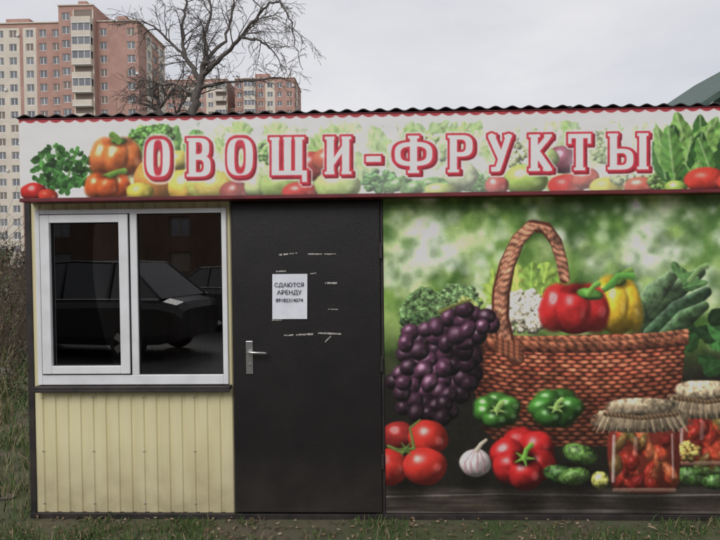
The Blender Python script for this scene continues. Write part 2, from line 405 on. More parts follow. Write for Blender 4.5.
    for k in range(4):
        A.stroke([(497, 350 - k * 4), (520, 358 - k * 4)], [2], C(160, 90, 62), twist=6)
    # grapes
    rg = random.Random(12); G = []
    for (cx, cy, a, b, n) in [(468, 326, 24, 17, 17), (430, 350, 30, 26, 24), (420, 385, 26, 32, 28), (455, 372, 24, 24, 16), (432, 408, 20, 12, 10)]:
        k = 0; tries = 0
        while k < n and tries < 900:
            tries += 1
            t = rg.random() * 6.28; q = math.sqrt(rg.random()); x = cx + a * q * math.cos(t); y = cy + b * q * math.sin(t)
            if all(math.hypot(x - g[0], y - g[1]) > 9.5 for g in G): G.append((x, y)); k += 1
    rg.shuffle(G)
    A.poly([(400, 345), (440, 320), (485, 325), (480, 380), (440, 418), (405, 410)], C(20, 13, 17), soft=5)
    for (x, y) in G:
        dk = (1 - .5 * float(sst(x, 432, 472)) * (y > 345)) * (1 - .4 * float(sst(y, 385, 420)))
        A.ball(x, y, rg.uniform(7.5, 10), rg.uniform(8, 10.5), C(80, 44, 66) * rg.uniform(.5, 1.2) * dk, spec=.42 * dk * rg.uniform(.6, 1.1), sp=rg.choice([14, 26, 34]), amb=.15, seed=rg.randint(0, 20), rot=rg.uniform(0, 90))
    A.stroke([(440, 312), (452, 306), (470, 300)], [2, 1.5, 1.5], C(120, 120, 60))
    # table
    def tab(U, V):
        st = fbm(U * .12, V * 1.6, 4, 33, 3)[..., None]
        return C(28, 24, 21) * (1 - st) + C(78, 68, 60) * st * (1 + 0 * U[..., None])
    A.poly([(370, 488), (780, 488), (780, 530), (370, 530)], None, fn=tab, soft=3)
    A.stroke([(380, 497), (500, 494), (640, 496), (770, 494)], [.9, .4, 1.2, .4], C(180, 176, 170), al=.5)
    A.stroke([(380, 512), (460, 513), (560, 511), (770, 513)], [1.4, .5, 1.6, .4], C(140, 136, 132), al=.4)
    # contact shade between objects printed in the picture
    for (x, y, r) in [(410, 482, 20), (524, 490, 26), (644, 492, 28), (576, 486, 24), (475, 478, 14)]: A.glow(x, y, r, C(10, 9, 8), .6)
    # tomatoes, vine
    T = C(206, 44, 36)
    A.ball(399, 436, 17, 15, C(150, 36, 34), spec=.4, seed=2); A.ball(390, 467, 18, 19, T, spec=.55); A.ball(428, 438, 20, 18, T, spec=.6, seed=5); A.ball(425, 466, 22, 19, T, spec=.6, seed=9)
    A.stroke([(388, 446), (402, 452), (414, 448), (410, 428), (420, 420)], [1.6, 1.6, 1.6, 1.2, 1], C(110, 130, 60))
    for k in range(6):
        an = k * 1.05; A.stroke([(406, 449), (406 + 9 * math.cos(an), 449 + 7 * math.sin(an))], [1.6, .5], C(90, 120, 50))
    # garlic
    A.ball(475, 463, 16, 14, C(228, 214, 208), spec=.15)
    for o in (-9, -4, 2, 8): A.stroke([(475 + o, 472), (475 + o * 1.15, 462), (477 + o * .2, 448)], [1, 1.2, .5], C(160, 110, 130), al=.6)
    A.stroke([(477, 450), (481, 444), (486, 440)], [2.5, 2, 1.5], C(205, 190, 170))
    A.pepper_top(497, 410, 50, 37, C(66, 128, 44), C(140, 175, 90)); A.pepper_top(556, 408, 57, 41, C(58, 120, 40), C(140, 175, 90), 45)
    A.pepper_top(524, 458, 70, 64, C(208, 32, 34), C(110, 165, 60), 5)
    for (x, y, a, b, r, c) in [(560, 474, 18, 9, 10, C(52, 86, 38)), (580, 454, 18, 10, 15, C(74, 110, 46)), (574, 476, 16, 9, -8, C(82, 118, 52)), (600, 480, 9, 9, 0, C(200, 200, 96)),
                                (690, 476, 15, 9, 15, C(68, 104, 46)), (708, 467, 16, 9, 20, C(94, 128, 60)), (716, 482, 14, 8, 0, C(58, 92, 40)), (740, 478, 16, 9, 8, C(80, 116, 52))]:
        A.ball(x, y, a, b, c, rot=r, spec=.28, tex=.8, sp=14, ts=3, seed=int(x) % 13)
    # jars
    def jar(x0, y0, x1, y1, seed):
        rg = random.Random(seed); cx = (x0 + x1) / 2; w = (x1 - x0) / 2
        A.ball(cx, (y0 + y1) / 2, w, (y1 - y0) / 2, C(100, 34, 26), n=4.5, spec=0, amb=.6)
        for i in range(34):
            x = rg.uniform(x0 + 8, x1 - 8); y = rg.uniform(y0 + 10, y1 - 7)
            A.ball(x, y, rg.uniform(3, 7), rg.uniform(6, 14), rg.choice([C(170, 44, 32), C(190, 60, 36), C(124, 28, 24), C(106, 96, 46), C(202, 104, 60)]), rot=rg.uniform(-60, 60), spec=.22, soft=1, al=.75, tex=.4, seed=i, ts=4)
        A.stroke([(x0 + 6, y0 + 12), (x0 + 5, y1 - 12)], [1.6], C(240, 225, 220), al=.6); A.stroke([(x1 - 8, y0 + 10), (x1 - 7, y1 - 16)], [1], C(240, 225, 220), al=.5)
        A.stroke([(cx - 8, y0 + 14), (cx - 9, y0 + 30)], [2.2], C(235, 200, 190), al=.3)
        A.stroke([(x0 + 6, y1 - 3), (x1 - 6, y1 - 3)], [2], C(160, 130, 110), al=.6)
    def cloth(cx, cy, a, b, seed):
        A.ball(cx, cy + b * .35, a, b * .62, C(166, 142, 112), n=2.6, edge=.35, tex=.6, spec=0, seed=seed, ts=4)
        for i in range(44):
            x = cx + a * (i / 21.5 - 1) * .97; A.stroke([(x * .8 + cx * .2, cy), (x + random.uniform(-1, 1), cy + b * (.85 + .15 * math.sin(i * 2.1)))], [1.0, .7], C(198, 174, 140) * (.45 + .6 * random.random()), al=.75)
        A.ball(cx, cy - b * .3, a * .74, b * .45, C(198, 174, 140), n=2.8, tex=.6, spec=0, seed=seed + 2, ts=3.4)
        A.stroke([(cx - a * .74, cy + 1), (cx, cy + 5), (cx + a * .74, cy + 1)], [2.2], C(116, 90, 64), twist=4)
    jar(676, 408, 745, 466, 5); cloth(706, 397, 42, 22, 3)
    A.bush(688, 452, 12, 8, C(190, 160, 80), 16, 4, 4)
    jar(608, 424, 680, 493, 8); cloth(641, 413, 48, 20, 6)
    g = (.05 + .07 * sst(U, 500, 720) * (1 - sst(V, 200, 420)))[..., None]  # pale glare mixed into the print colour, stronger towards upper right
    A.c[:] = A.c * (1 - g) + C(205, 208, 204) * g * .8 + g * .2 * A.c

# ---- banner lettering
def letter_sdf(ch, U, V, x0, y0, x1, y1):
    w, h = x1 - x0, y1 - y0
    t = 9.4; hb = 6.6; out = []
    x = U - x0; y = V - y0
    def rect(a, b, c, d):
        dx = np.abs(x - (a + c) / 2) - abs(c - a) / 2; dy = np.abs(y - (b + d) / 2) - abs(d - b) / 2
        out.append(np.minimum(np.maximum(dx, dy), 0) + np.hypot(np.maximum(dx, 0), np.maximum(dy, 0)))
    def line(a, b, c, d, th):
        dx, dy = c - a, d - b; q = np.clip(((x - a) * dx + (y - b) * dy) / (dx * dx + dy * dy), 0, 1)
        out.append(np.hypot(x - a - q * dx, y - b - q * dy) - th / 2)
    def ring(a, b, c, d, tx=t, ty=hb, clipx=None):
        cx, cy, rx, ry = (a + c) / 2, (b + d) / 2, (c - a) / 2, (d - b) / 2
        n = 3.0
        q = (np.abs((x - cx) / rx) ** n + np.abs((y - cy) / ry) ** n) ** (1 / n); o = (q - 1) * min(rx, ry)
        r2, s2 = max(rx - tx, .8), max(ry - ty, .8)
        q2 = (np.abs((x - cx) / r2) ** n + np.abs((y - cy) / s2) ** n) ** (1 / n); i = (q2 - 1) * min(r2, s2)
        dd = np.maximum(o, -i)
        if clipx is not None: dd = np.maximum(dd, clipx - x)
        out.append(dd)
    def stem(cx, a=0, b=h, sl=1, sr=1, top=True, bot=True):
        rect(cx - t / 2, a, cx + t / 2, b)
        if top: rect(cx - t / 2 - 2.0 * sl, a, cx + t / 2 + 2.0 * sr, a + 5)
        if bot: rect(cx - t / 2 - 2.0 * sl, b - 5, cx + t / 2 + 2.0 * sr, b)
    L = t / 2 + 1.6
    if ch == 'O': ring(0, 0, w, h)
    elif ch == 'V': stem(L, sr=0); ring(L - 8, 0, w - 1.5, h * .55, clipx=L); ring(L - 8, h * .43, w, h, clipx=L)
    elif ch == 'SH': stem(L, bot=False, sr=.3); stem(w / 2 - 1, bot=False, sl=.3, sr=.3); stem(w - L - 3, bot=False, sl=.3); rect(L - t / 2, h - hb, w - 2, h); rect(w - 7, h - hb, w, h + 7)
    elif ch == 'I': stem(L, sr=.3); stem(w - L, sl=.3); line(L, h - 9, w - L, 9, 6.5)
    elif ch == '-': rect(0, 0, w, h)
    elif ch == 'F': stem(w / 2); ring(0, h * .16, w, h * .82)
    elif ch == 'R': stem(L); ring(L - 8, 0, w, h * .6, clipx=L)
    elif ch == 'U': line(4.5, 3, w / 2 + 1, h * .62, 9); line(w - 4.5, 3, w * .42, h - 4, 8); rect(0, 0, 10, 5); rect(w - 10, 0, w, 5); rect(3, h - 7, w * .45, h)
    elif ch == 'K': stem(L); line(L, h * .52, w - 5, 4, 7.5); line(L + 2, h * .48, w - 5.5, h - 4, 9); rect(w - 10, 0, w, 5); rect(w - 11, h - 5, w, h)
    elif ch == 'T': stem(w / 2, top=False); rect(0, 0, w, hb); rect(0, 0, 5.5, 12); rect(w - 5.5, 0, w, 12)
    elif ch == 'Y': stem(L, sr=.5); ring(L - 8, h * .4, w * .66, h, clipx=L); stem(w - L)
    r = out[0]
    for o in out[1:]: r = np.minimum(r, o)
    return r
def paint_banner(A, X, Z):
    U, V = A.U, A.V
    n = fbm(U, V, 40, 21, 3)[..., None]
    A.c[:] = C(214, 217, 216) * (1 - n * .12) + C(170, 200, 160) * n * .10
    rg = random.Random(3)
    for i in range(230):
        x = rg.uniform(120, 700); y = rg.uniform(126, 190)
        c = rg.choice([C(190, 212, 140), C(208, 218, 178), C(160, 194, 106), C(216, 224, 200), C(136, 174, 88)])
        an = rg.uniform(-2.6, -.5); l = rg.uniform(14, 30)
        A.leaf(x, y + 6, x + l * math.cos(an), max(121, y + l * math.sin(an)), rg.uniform(5, 10), c, seed=i % 40, al=.7, wav=.6)
    for i in range(16):
        x = 150 + rg.uniform(-18, 60); A.leaf(x, 158, x + rg.uniform(-16, 16), 124 + rg.uniform(0, 8), 8, rg.choice([C(120, 162, 86), C(160, 192, 116), C(86, 138, 62)]), seed=i)
    for (x0, y0, x1, y1) in [(62, 188, 44, 156), (62, 188, 56, 150), (64, 188, 76, 154), (66, 186, 88, 162), (60, 186, 40, 168), (66, 188, 90, 176)]:
        A.stroke([(x0, y0), (x1, y1)], [1.3, .8], C(90, 140, 66))
        for k in range(16):
            an = rg.random() * 6.28; q = rg.uniform(1, 8); l = rg.uniform(5, 8)
            xx, yy = x1 + q * math.cos(an), y1 + 4 + q * .8 * math.sin(an)
            A.leaf(xx, yy, xx + l * math.cos(an), yy + l * math.sin(an), 2.6, C(60, 106, 48) * rg.uniform(.6, 1.4), seed=k, wav=.7)
    for k in range(90):
        an = rg.random() * 6.28; q = rg.random() ** .5; xx, yy = 64 + 20 * q * math.cos(an), 176 + 15 * q * math.sin(an); an = rg.random() * 6.28
        A.leaf(xx, yy, xx + 7 * math.cos(an), yy + 7 * math.sin(an), 2.8, C(50, 92, 42) * rg.uniform(.45, 1.4), seed=k % 30, wav=.7)
    A.bush(152, 135, 22, 10, C(84, 128, 58), 80, 3.2, 15)
    A.pepper(116, 157, 50, 40, C(226, 116, 56), (-6, -6)); A.pepper(108, 186, 44, 27, C(222, 94, 40), (14, -4)); A.ball(34, 192, 14, 9, C(184, 38, 34)); A.ball(48, 196, 10, 7, C(200, 60, 40))
    A.ball(160, 180, 26, 24, C(226, 140, 60), spec=.3); A.ball(186, 186, 18, 18, C(230, 180, 68)); A.ball(140, 192, 14, 10, C(202, 182, 68))
    A.ball(206, 184, 20, 18, C(196, 198, 88)); A.ball(216, 186, 22, 14, C(218, 192, 88)); A.ball(236, 192, 16, 12, C(146, 60, 54)); A.ball(256, 186, 12, 12, C(184, 206, 124))
    A.ball(178, 160, 14, 10, C(216, 196, 88))
    A.ball(282, 186, 24, 14, C(150, 178, 88)); A.ball(300, 192, 18, 10, C(200, 50, 44)); A.ball(312, 166, 14, 15, C(180, 50, 44)); A.bush(275, 152, 18, 12, C(110, 150, 78), 50, 3.6, 3)
    A.ball(338, 186, 24, 15, C(178, 202, 104), spec=.35); A.ball(326, 160, 14, 12, C(200, 80, 56)); A.ball(296, 160, 10, 8, C(230, 200, 104))
    A.bush(380, 182, 18, 11, C(66, 114, 54), 80, 3.2, 13, var=.5)
    for k in range(6): A.ball(398 + k * 17, 184 + (k % 2) * 4, 15, 7, C(92, 138, 66), rot=-18 + 6 * k, tex=.6, seed=k, ts=4)
    A.bush(420, 150, 26, 14, C(150, 182, 108), 60, 4.6, 17); A.bush(478, 184, 14, 9, C(80, 128, 62), 50, 3.2, 19)
    A.ball(462, 176, 16, 14, C(194, 208, 150)); A.ball(440, 190, 16, 7, C(182, 202, 88))
    A.bush(520, 150, 20, 16, C(196, 208, 148), 40, 4.6, 22)
    A.ball(526, 180, 22, 16, C(164, 196, 82), spec=.4); A.ball(497, 186, 12, 10, C(180, 60, 54)); A.ball(562, 160, 18, 14, C(126, 50, 70)); A.ball(545, 158, 14, 11, C(168, 190, 106))
    A.ball(566, 186, 18, 12, C(200, 42, 38), spec=.4); A.ball(586, 178, 14, 11, C(208, 60, 44)); A.ball(606, 187, 17, 10, C(226, 202, 58), spec=.3)
    A.bush(604, 146, 16, 18, C(160, 190, 114), 60, 3.6, 27); A.bush(632, 176, 18, 12, C(186, 206, 134), 40, 4.4, 29); A.ball(640, 186, 16, 9, C(204, 70, 50)); A.ball(622, 160, 12, 10, C(216, 96, 58))
    A.bush(660, 182, 10, 9, C(110, 146, 68), 34, 3.2, 30)
    for i in range(40):
        x = rg.uniform(664, 770); y = rg.uniform(150, 190)
        A.leaf(x, y, x + rg.uniform(-16, 18), y - rg.uniform(28, 48), rg.uniform(7, 12), rg.choice([C(54, 96, 42), C(84, 130, 58), C(40, 74, 32), C(110, 150, 74)]), rib=C(176, 194, 146), seed=i)
    A.ball(706, 180, 22, 13, C(206, 60, 46), spec=.4); A.ball(676, 188, 12, 8, C(160, 188, 86)); A.ball(735, 182, 18, 12, C(190, 60, 46))
    f = (.16 + .22 * sst(fbm(U, V, 60, 2, 2), .35, .7))[..., None] * sst(U, 100, 220)[..., None] * (1 - sst(U, 640, 680)[..., None])
    A.c[:] = A.c * (1 - f) + C(212, 216, 214) * f
    word = [('O', 145, 171), ('V', 186, 212), ('O', 226, 254), ('SH', 269, 308), ('I', 324, 352), ('-', 365, 382), ('F', 393, 434), ('R', 447, 474), ('U', 487, 513), ('K', 528, 553), ('T', 567, 592), ('Y', 607, 649)]
    for ch, a, b in word:
        m = (a + b) / 2; yt = 137.5 - .0110 * (m - 150); yb = 178.5 - .0165 * (m - 150)
        if ch == '-': yt, yb = 155, 163
        w = A.win(a - 9, 118, b + 10, 196)
        sk = -.0115 * (A.U[w] - m)
        d = letter_sdf(ch, A.U[w], A.V[w] - sk, a, yt, b, yb)
        ds = letter_sdf(ch, A.U[w] - 2.0, A.V[w] - sk - 2.0, a, yt, b, yb)
        A.put(w, np.clip(.5 - (np.minimum(d, ds) - 2.6) / 1.2, 0, 1) * .6, C(230, 228, 228))
        A.put(w, np.clip(.5 - (ds - 1.1) / 1.0, 0, 1), C(124, 30, 42))
        A.put(w, np.clip(.5 - (d - 1.1) / 1.0, 0, 1), C(182, 46, 60))
        A.put(w, np.clip(.5 - (d + 1.15) / .9, 0, 1), C(240, 230, 230))
    zt = Z.max()
    sc = .008 + .016 * np.abs(np.sin(math.pi * X / .085))
    A.put((slice(None), slice(None)), np.clip((sc - (zt - Z)) / .004, 0, 1), C(160, 50, 58))

# ------------------------------------------------------------------ kiosk
kiosk = empty('market_kiosk')
XL = S(29, 350)[0]; XR = S(745, 350)[0]
ZB = S(380, 513)[1]; ZT = S(380, 195)[1]
doorx0, doorx1, doorz0, doorz1 = SR(235, 202, 381, 512)
DEP = 2.3
def siding(name, x0, x1, z0, z1, y=0.0, side=False):
    per = .087; prof = [(0, 0), (.056, 0), (.063, .009), (.080, .009), (.087, 0)]
    pts = []; k = math.floor(x0 / per)
    while k * per < x1:
        for (a, b) in prof[:-1]:
            x = k * per + a
            if x0 < x < x1: pts.append((x, b))
        k += 1
    pts = [(x0, pts[0][1] if pts else 0)] + pts + [(x1, pts[-1][1] if pts else 0)]
    mb = MB()
    for (a, b), (c, d) in zip(pts[:-1], pts[1:]):
        if side: mb.face([(y + b, a, z0), (y + b, a, z1), (y + d, c, z1), (y + d, c, z0)])
        else: mb.face([(a, y + b, z0), (c, y + d, z0), (c, y + d, z1), (a, y + b, z1)])
    return mb.obj(name, M_cream, kiosk)
wx0, wx1, wz0, wz1 = SR(38, 209, 228, 384)
SX0 = XL + .035; SX1 = doorx0 - .012
siding('siding_below_window', SX0, SX1, ZB, wz0 - .0)
siding('siding_above_window', SX0, SX1, wz1, ZT + .02)
siding('siding_left_of_window', SX0, wx0, wz0, wz1)
siding('siding_right_of_window', wx1, SX1, wz0, wz1)
siding('side_siding', 0.0, DEP, ZB, ZT, y=XL + .004, side=True)
siding('back_siding', XL, XR, ZB, ZT, y=DEP)
# fixing screws on the siding
mb = MB()
for zz in (ZB + .06, ZB + .42, wz0 - .09):
    xx = SX0 + .05
    while xx < SX1: mb.box(xx - .005, xx + .005, -.005, .001, zz - .005, zz + .005); xx += .348
mb.obj('siding_screws', M_chrome, kiosk, bevel=.002)
mb = MB()
mb.box(XL + .03, XR - .02, DEP - .05, DEP - .01, ZB, ZT + .35); mb.box(XL + .02, XL + .05, .03, DEP - .05, ZB, ZT + .3)
mb.box(XR - .05, XR - .01, .03, DEP - .05, ZB, ZT + .3); mb.box(XL + .05, XR - .05, .03, DEP - .05, ZB, ZB + .04); mb.box(XL + .05, XR - .05, .03, DEP - .05, ZT + .05, ZT + .1)
for (a, b, c, d) in [(XL + .05, XR - .05, ZB + .04, wz0 - .005), (XL + .05, XR - .05, wz1 + .005, ZT + .05), (XL + .05, wx0 - .005, wz0 - .005, wz1 + .005), (wx1 + .005, XR - .05, wz0 - .005, wz1 + .005)]:
    mb.box(a, b, .02, .05, c, d)
mb.box(-.9, -.86, .05, DEP - .05, ZB + .04, ZT + .05)
mb.obj('inner_shell', M_int, kiosk)
mb = MB(); mb.box(XL - .005, XL + .034, -.012, .02, ZB - .02, ZT + .03); mb.box(SX1 + .001, doorx0 - .001, -.02, .02, ZB - .02, ZT)
mb.box(XL - .005, XR, -.02, .05, 0.0, ZB - .001); mb.box(doorx1 + .002, doorx1 + .02, -.018, .02, ZB, doorz1)
mb.obj('steel_frame', M_dark, kiosk, bevel=.003)
boxobj('door_head', doorx0 - .01, doorx1 + .02, -.016, .02, doorz1 + .003, ZT + .05, M_dark, kiosk)
door = boxobj('door', doorx0, doorx1, -.034, .015, doorz0 + .01, doorz1, M_door, kiosk, bevel=.006)
mb = MB()
for z in (.35, 1.0, 1.75): mb.box(doorx1 - .004, doorx1 + .012, -.05, -.036, z, z + .1)
mb.obj('door_hinges', M_dark, kiosk, bevel=.003)
hx0, hx1, hz0, hz1 = SR(246, 341, 253, 374, -.04)
boxobj('handle_plate', hx0, hx1, -.043, -.035, hz0, hz1, M_chrome, kiosk, bevel=.003)
hcx = (hx0 + hx1) / 2; hcz = hz1 - .07
tubes('handle_lever', [[(Vector((hcx, -.042, hcz)), .010), (Vector((hcx, -.085, hcz)), .009), (Vector((hcx + .02, -.09, hcz)), .009), (Vector((hcx + .11, -.088, hcz - .004)), .0085), (Vector((hcx + .118, -.08, hcz - .006)), .007)],
                       [(Vector((hcx, -.042, hcz - .085)), .009), (Vector((hcx, -.052, hcz - .085)), .009)]], M_chrome, kiosk)
# window
def frame(name, x0, x1, z0, z1, tl, tr, tb, tt, y0, y1, m, bevel=.004):
    mb = MB(); mb.box(x0, x0 + tl, y0, y1, z0, z1); mb.box(x1 - tr, x1, y0, y1, z0, z1)
    mb.box(x0 + tl, x1 - tr, y0 + .001, y1, z0, z0 + tb); mb.box(x0 + tl, x1 - tr, y0 + .001, y1, z1 - tt, z1)
    return mb.obj(name, m, kiosk, bevel=bevel)
px = 1 / 150.
frame('window_frame', wx0, wx1, wz0, wz1, 5 * px, 5 * px, 10 * px, 5 * px, -.022, .05, M_white)
mul0, mul1, _, _ = SR(132, 214, 139, 373)
boxobj('window_mullion', mul0, mul1, -.021, .05, wz0 + 10 * px, wz1 - 5 * px, M_white, kiosk, bevel=.004)
sx0, sx1, sz0, sz1 = SR(44, 215, 131, 373)
frame('window_sash', sx0, sx1, sz0, sz1, 9.5 * px, 9.5 * px, 8 * px, 8 * px, -.036, .03, M_white)
frame('sash_gasket', sx0 + 9.5 * px, sx1 - 9.5 * px, sz0 + 8 * px, sz1 - 8 * px, .006, .006, .006, .006, -.012, .01, M_rubber, 0)
frame('sash_gap', sx0 - .006, sx1 + .006, sz0 - .006, sz1 + .006, .0055, .0055, .0055, .0055, -.026, -.01, M_rubber, 0)
frame('pane_gasket', mul1, wx1 - 5 * px, wz0 + 10 * px, wz1 - 5 * px, .006, .006, .006, .006, -.008, .01, M_rubber, 0)
mb = MB(); mb.box(sx0 + 9.5 * px, sx1 - 9.5 * px, -.002, .002, sz0 + 8 * px, sz1 - 8 * px); mb.obj('left_glass', GLASS, kiosk)
mb = MB(); mb.box(mul1, wx1 - 5 * px, -.002, .002, wz0 + 10 * px, wz1 - 5 * px); mb.obj('right_glass', GLASS, kiosk)
mb = MB(); mb.box(wx0 - .012, wx1 + .02, -.07, .0, wz0 - .028, wz0 - .006); mb.box(wx0 - .012, wx1 + .02, -.072, -.066, wz0 - .042, wz0 - .026)
mb.obj('window_sill', M_dark, kiosk, bevel=.002)
def curtain(name, cx0, cx1, yy, col, amp=.015, nn=70, fr=.9):
    mb = MB()
    yf = lambda i: yy + amp * math.sin(i * fr) + amp * .5 * math.sin(i * fr * .37 + 1)
    for i in range(nn):
        a = cx0 + (cx1 - cx0) * i / nn; b = cx0 + (cx1 - cx0) * (i + 1) / nn
        mb.face([(a, yf(i), wz0 - .05), (b, yf(i + 1), wz0 - .05), (b, yf(i + 1), wz1 + .05), (a, yf(i), wz1 + .05)])
    mb.obj(name, mat(name, col, .9), kiosk, smooth=True)
curtain('curtain', wx0 + .05, wx0 + .17, .12, srgb((150, 112, 86)))
curtain('fill_curtain', wx0 - .05, wx1 + .05, .34, srgb((112, 90, 76)), .02, 240, .5)  # added behind both panes to brighten the dark interior
mx0 = doorx1 + .021
boxobj('front_wall_panel', mx0, XR, -.002, .019, ZB, ZT + .04, M_dark, kiosk)
boxobj('end_wall_panel', XR + .001, XR + .02, -.002, DEP, ZB, ZT + .04, M_cream, kiosk)
# fascia + roof
YB = -.13
bx0 = S(20, 160, YB)[0]; bzt = S(380, 113.5, YB)[1]; bzb = S(380, 193.5, YB)[1]; bx1 = XR + .06
boxobj('fascia_board', bx0, bx1, YB + .003, .06, bzb, bzt, M_dark, kiosk)
boxobj('fascia_bottom_trim', bx0 - .004, bx1 + .004, YB - .012, .0, bzb - .024, bzb - .001, M_redtrim, kiosk, bevel=.003)
boxobj('fascia_top_trim', bx0 - .004, bx1 + .004, YB - .008, .06, bzt + .001, bzt + .006, M_redtrim, kiosk)
mb = MB(); per = .105; n = int((bx1 - bx0 + .08) / per * 10); ys = (YB - .012, DEP + .15); ram = .0085; rth = .006
zr = lambda x, y: bzt + .023 + ram * math.sin(2 * math.pi * x / per) + .002 * math.sin(x * 2.3) - .06 * (y - ys[0]) / DEP
for i in range(n):
    a = bx0 - .04 + i * per / 10; b = a + per / 10
    mb.face([(a, ys[0], zr(a, ys[0])), (b, ys[0], zr(b, ys[0])), (b, ys[1], zr(b, ys[1])), (a, ys[1], zr(a, ys[1]))])
    mb.face([(a, ys[0], zr(a, ys[0]) - rth), (b, ys[0], zr(b, ys[0]) - rth), (b, ys[0], zr(b, ys[0])), (a, ys[0], zr(a, ys[0]))])
    mb.face([(a, ys[0], zr(a, ys[0]) - rth), (a, ys[1], zr(a, ys[1]) - rth), (b, ys[1], zr(b, ys[1]) - rth), (b, ys[0], zr(b, ys[0]) - rth)])
mb.obj('corrugated_roof', M_roof, kiosk)
mb = MB(); vx = S(569, 108, 0)[0]; mb.box(vx - .04, vx + .04, .0, .08, bzt + .01, bzt + .05); mb.box(vx - .02, vx + .025, .01, .07, bzt + .05, bzt + .065)
mb.obj('roof_vent', M_dark, kiosk, bevel=.008)

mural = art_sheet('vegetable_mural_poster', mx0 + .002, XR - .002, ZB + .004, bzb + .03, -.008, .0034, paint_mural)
banner = art_sheet('fruit_sign_banner', bx0, bx1, bzb + .001, bzt - .001, YB - .002, .003, paint_banner, wr=.002)

# notice + tape remnants
note = empty('paper_notice')
nx0, nx1, nz0, nz1 = SR(272, 274, 307, 319, -.04)
mb = MB(); NS = 8
for i in range(NS):
    for j in range(NS):
        g = lambda i, j: (nx0 + (nx1 - nx0) * i / NS + .004 * j / NS, -.040 - .005 * math.sin(i * .9) * (1 - j / NS) - .004 * (i / NS) ** 2 * (1 - j / NS), nz0 + (nz1 - nz0) * j / NS)
        mb.face([g(i, j), g(i + 1, j), g(i + 1, j + 1), g(i, j + 1)])
mb.obj('sheet', M_paper, note, smooth=True)
def text(s, x, z, size, y, parent, name):
    cu = bpy.data.curves.new(name, 'FONT'); cu.body = s; cu.size = size; cu.align_x = 'CENTER'; cu.offset = .0004
    o = bpy.data.objects.new('t', cu); scene.collection.objects.link(o)
    dg = bpy.context.evaluated_depsgraph_get(); me = bpy.data.meshes.new_from_object(o.evaluated_get(dg)); bpy.data.objects.remove(o)
    me.materials.clear(); me.materials.append(M_ink)
    o = bpy.data.objects.new(name, me); scene.collection.objects.link(o); o.parent = parent
    o.location = (x, y, z); o.rotation_euler = (R(90), 0, 0)
ncx = (nx0 + nx1) / 2
text('СДАЮТСЯ', ncx, nz1 - .085, .038, -.0475, note, 'line_1')
text('АРЕНДУ', ncx, nz1 - .135, .040, -.0475, note, 'line_2')
text('89182314074', ncx, nz1 - .185, .033, -.0475, note, 'line_3')
mb = MB()
rg = random.Random(5)
for (a, b, c, d, w) in [(279, 255, 297, 253, 1.6), (308, 254, 336, 254, 1.2), (325, 283, 337, 283, 1.7), (284, 335.5, 313, 334, 1.6), (318, 333, 341, 334, 1.5), (325, 342, 331, 336, 1.4), (328, 309, 338, 309.5, 1.0), (276, 271.5, 286, 271, 1.4), (272, 320, 282, 320, 1.2), (310, 274, 316, 273, .9)]:
    n = 12; h = w * px * .5
    for i in range(n):
        if rg.random() < .06: continue
        t0, t1 = i / n, (i + 1) / n
        xa, za = S(a + (c - a) * t0, b + (d - b) * t0, -.036); xb, zb_ = S(a + (c - a) * t1, b + (d - b) * t1, -.036)
        h = min(max(h * rg.uniform(.75, 1.3), w * px * .2), w * px * .6); o = rg.uniform(-.001, .001); y_ = -.0365 - .0003 * (i % 2)
        mb.face([(xa, y_, za - h + o), (xb + .0005, y_, zb_ - h * .9 + o), (xb + .0005, y_, zb_ + h * .9 + o), (xa, y_, za + h + o)])
mb.obj('tape_strips', M_tape, note)

# ------------------------------------------------------------------ ground
M_soil = mat('ground_soil', (.12, .095, .068), .95, col2=(.06, .085, .03), nscale=1.9, bump=.9, bscale=14, detail=12)
def gh(x, y):
    r = .05 * (math.sin(x * 1.3 + y * .7) * math.sin(y * 1.1)) * min(1, max(0, (abs(y - 1) - 1.4)) / 3)
    k = min(1, max(0, (y - 1.5) / 9)) * min(1, max(0, (-x - 2.6) / 2))
    return r + .55 * k * k - .0
def axis(lo, hi, c):
    a = [c]; s = .35
    while a[-1] < hi: a.append(a[-1] + s); s *= 1.09
    s = .35
    while a[0] > lo: a.insert(0, a[0] - s); s *= 1.09
    return a
gx = axis(-700, 700, -2); gy = axis(-300, 1500, 0)
V_ = [(x, y, gh(x, y)) for y in gy for x in gx]; nx = len(gx)
F_ = [(j * nx + i, j * nx + i + 1, (j + 1) * nx + i + 1, (j + 1) * nx + i) for j in range(len(gy) - 1) for i in range(nx - 1)]
mb = MB(); mb.v = V_; mb.f = F_; mb.m = [0] * len(F_); mb.obj('ground', M_soil, smooth=True)
boxobj('asphalt_road', -60, 60, -13, -4.6, -.05, .05, mat('asphalt', (.08, .08, .08), .75, col2=(.06, .058, .055), nscale=3))

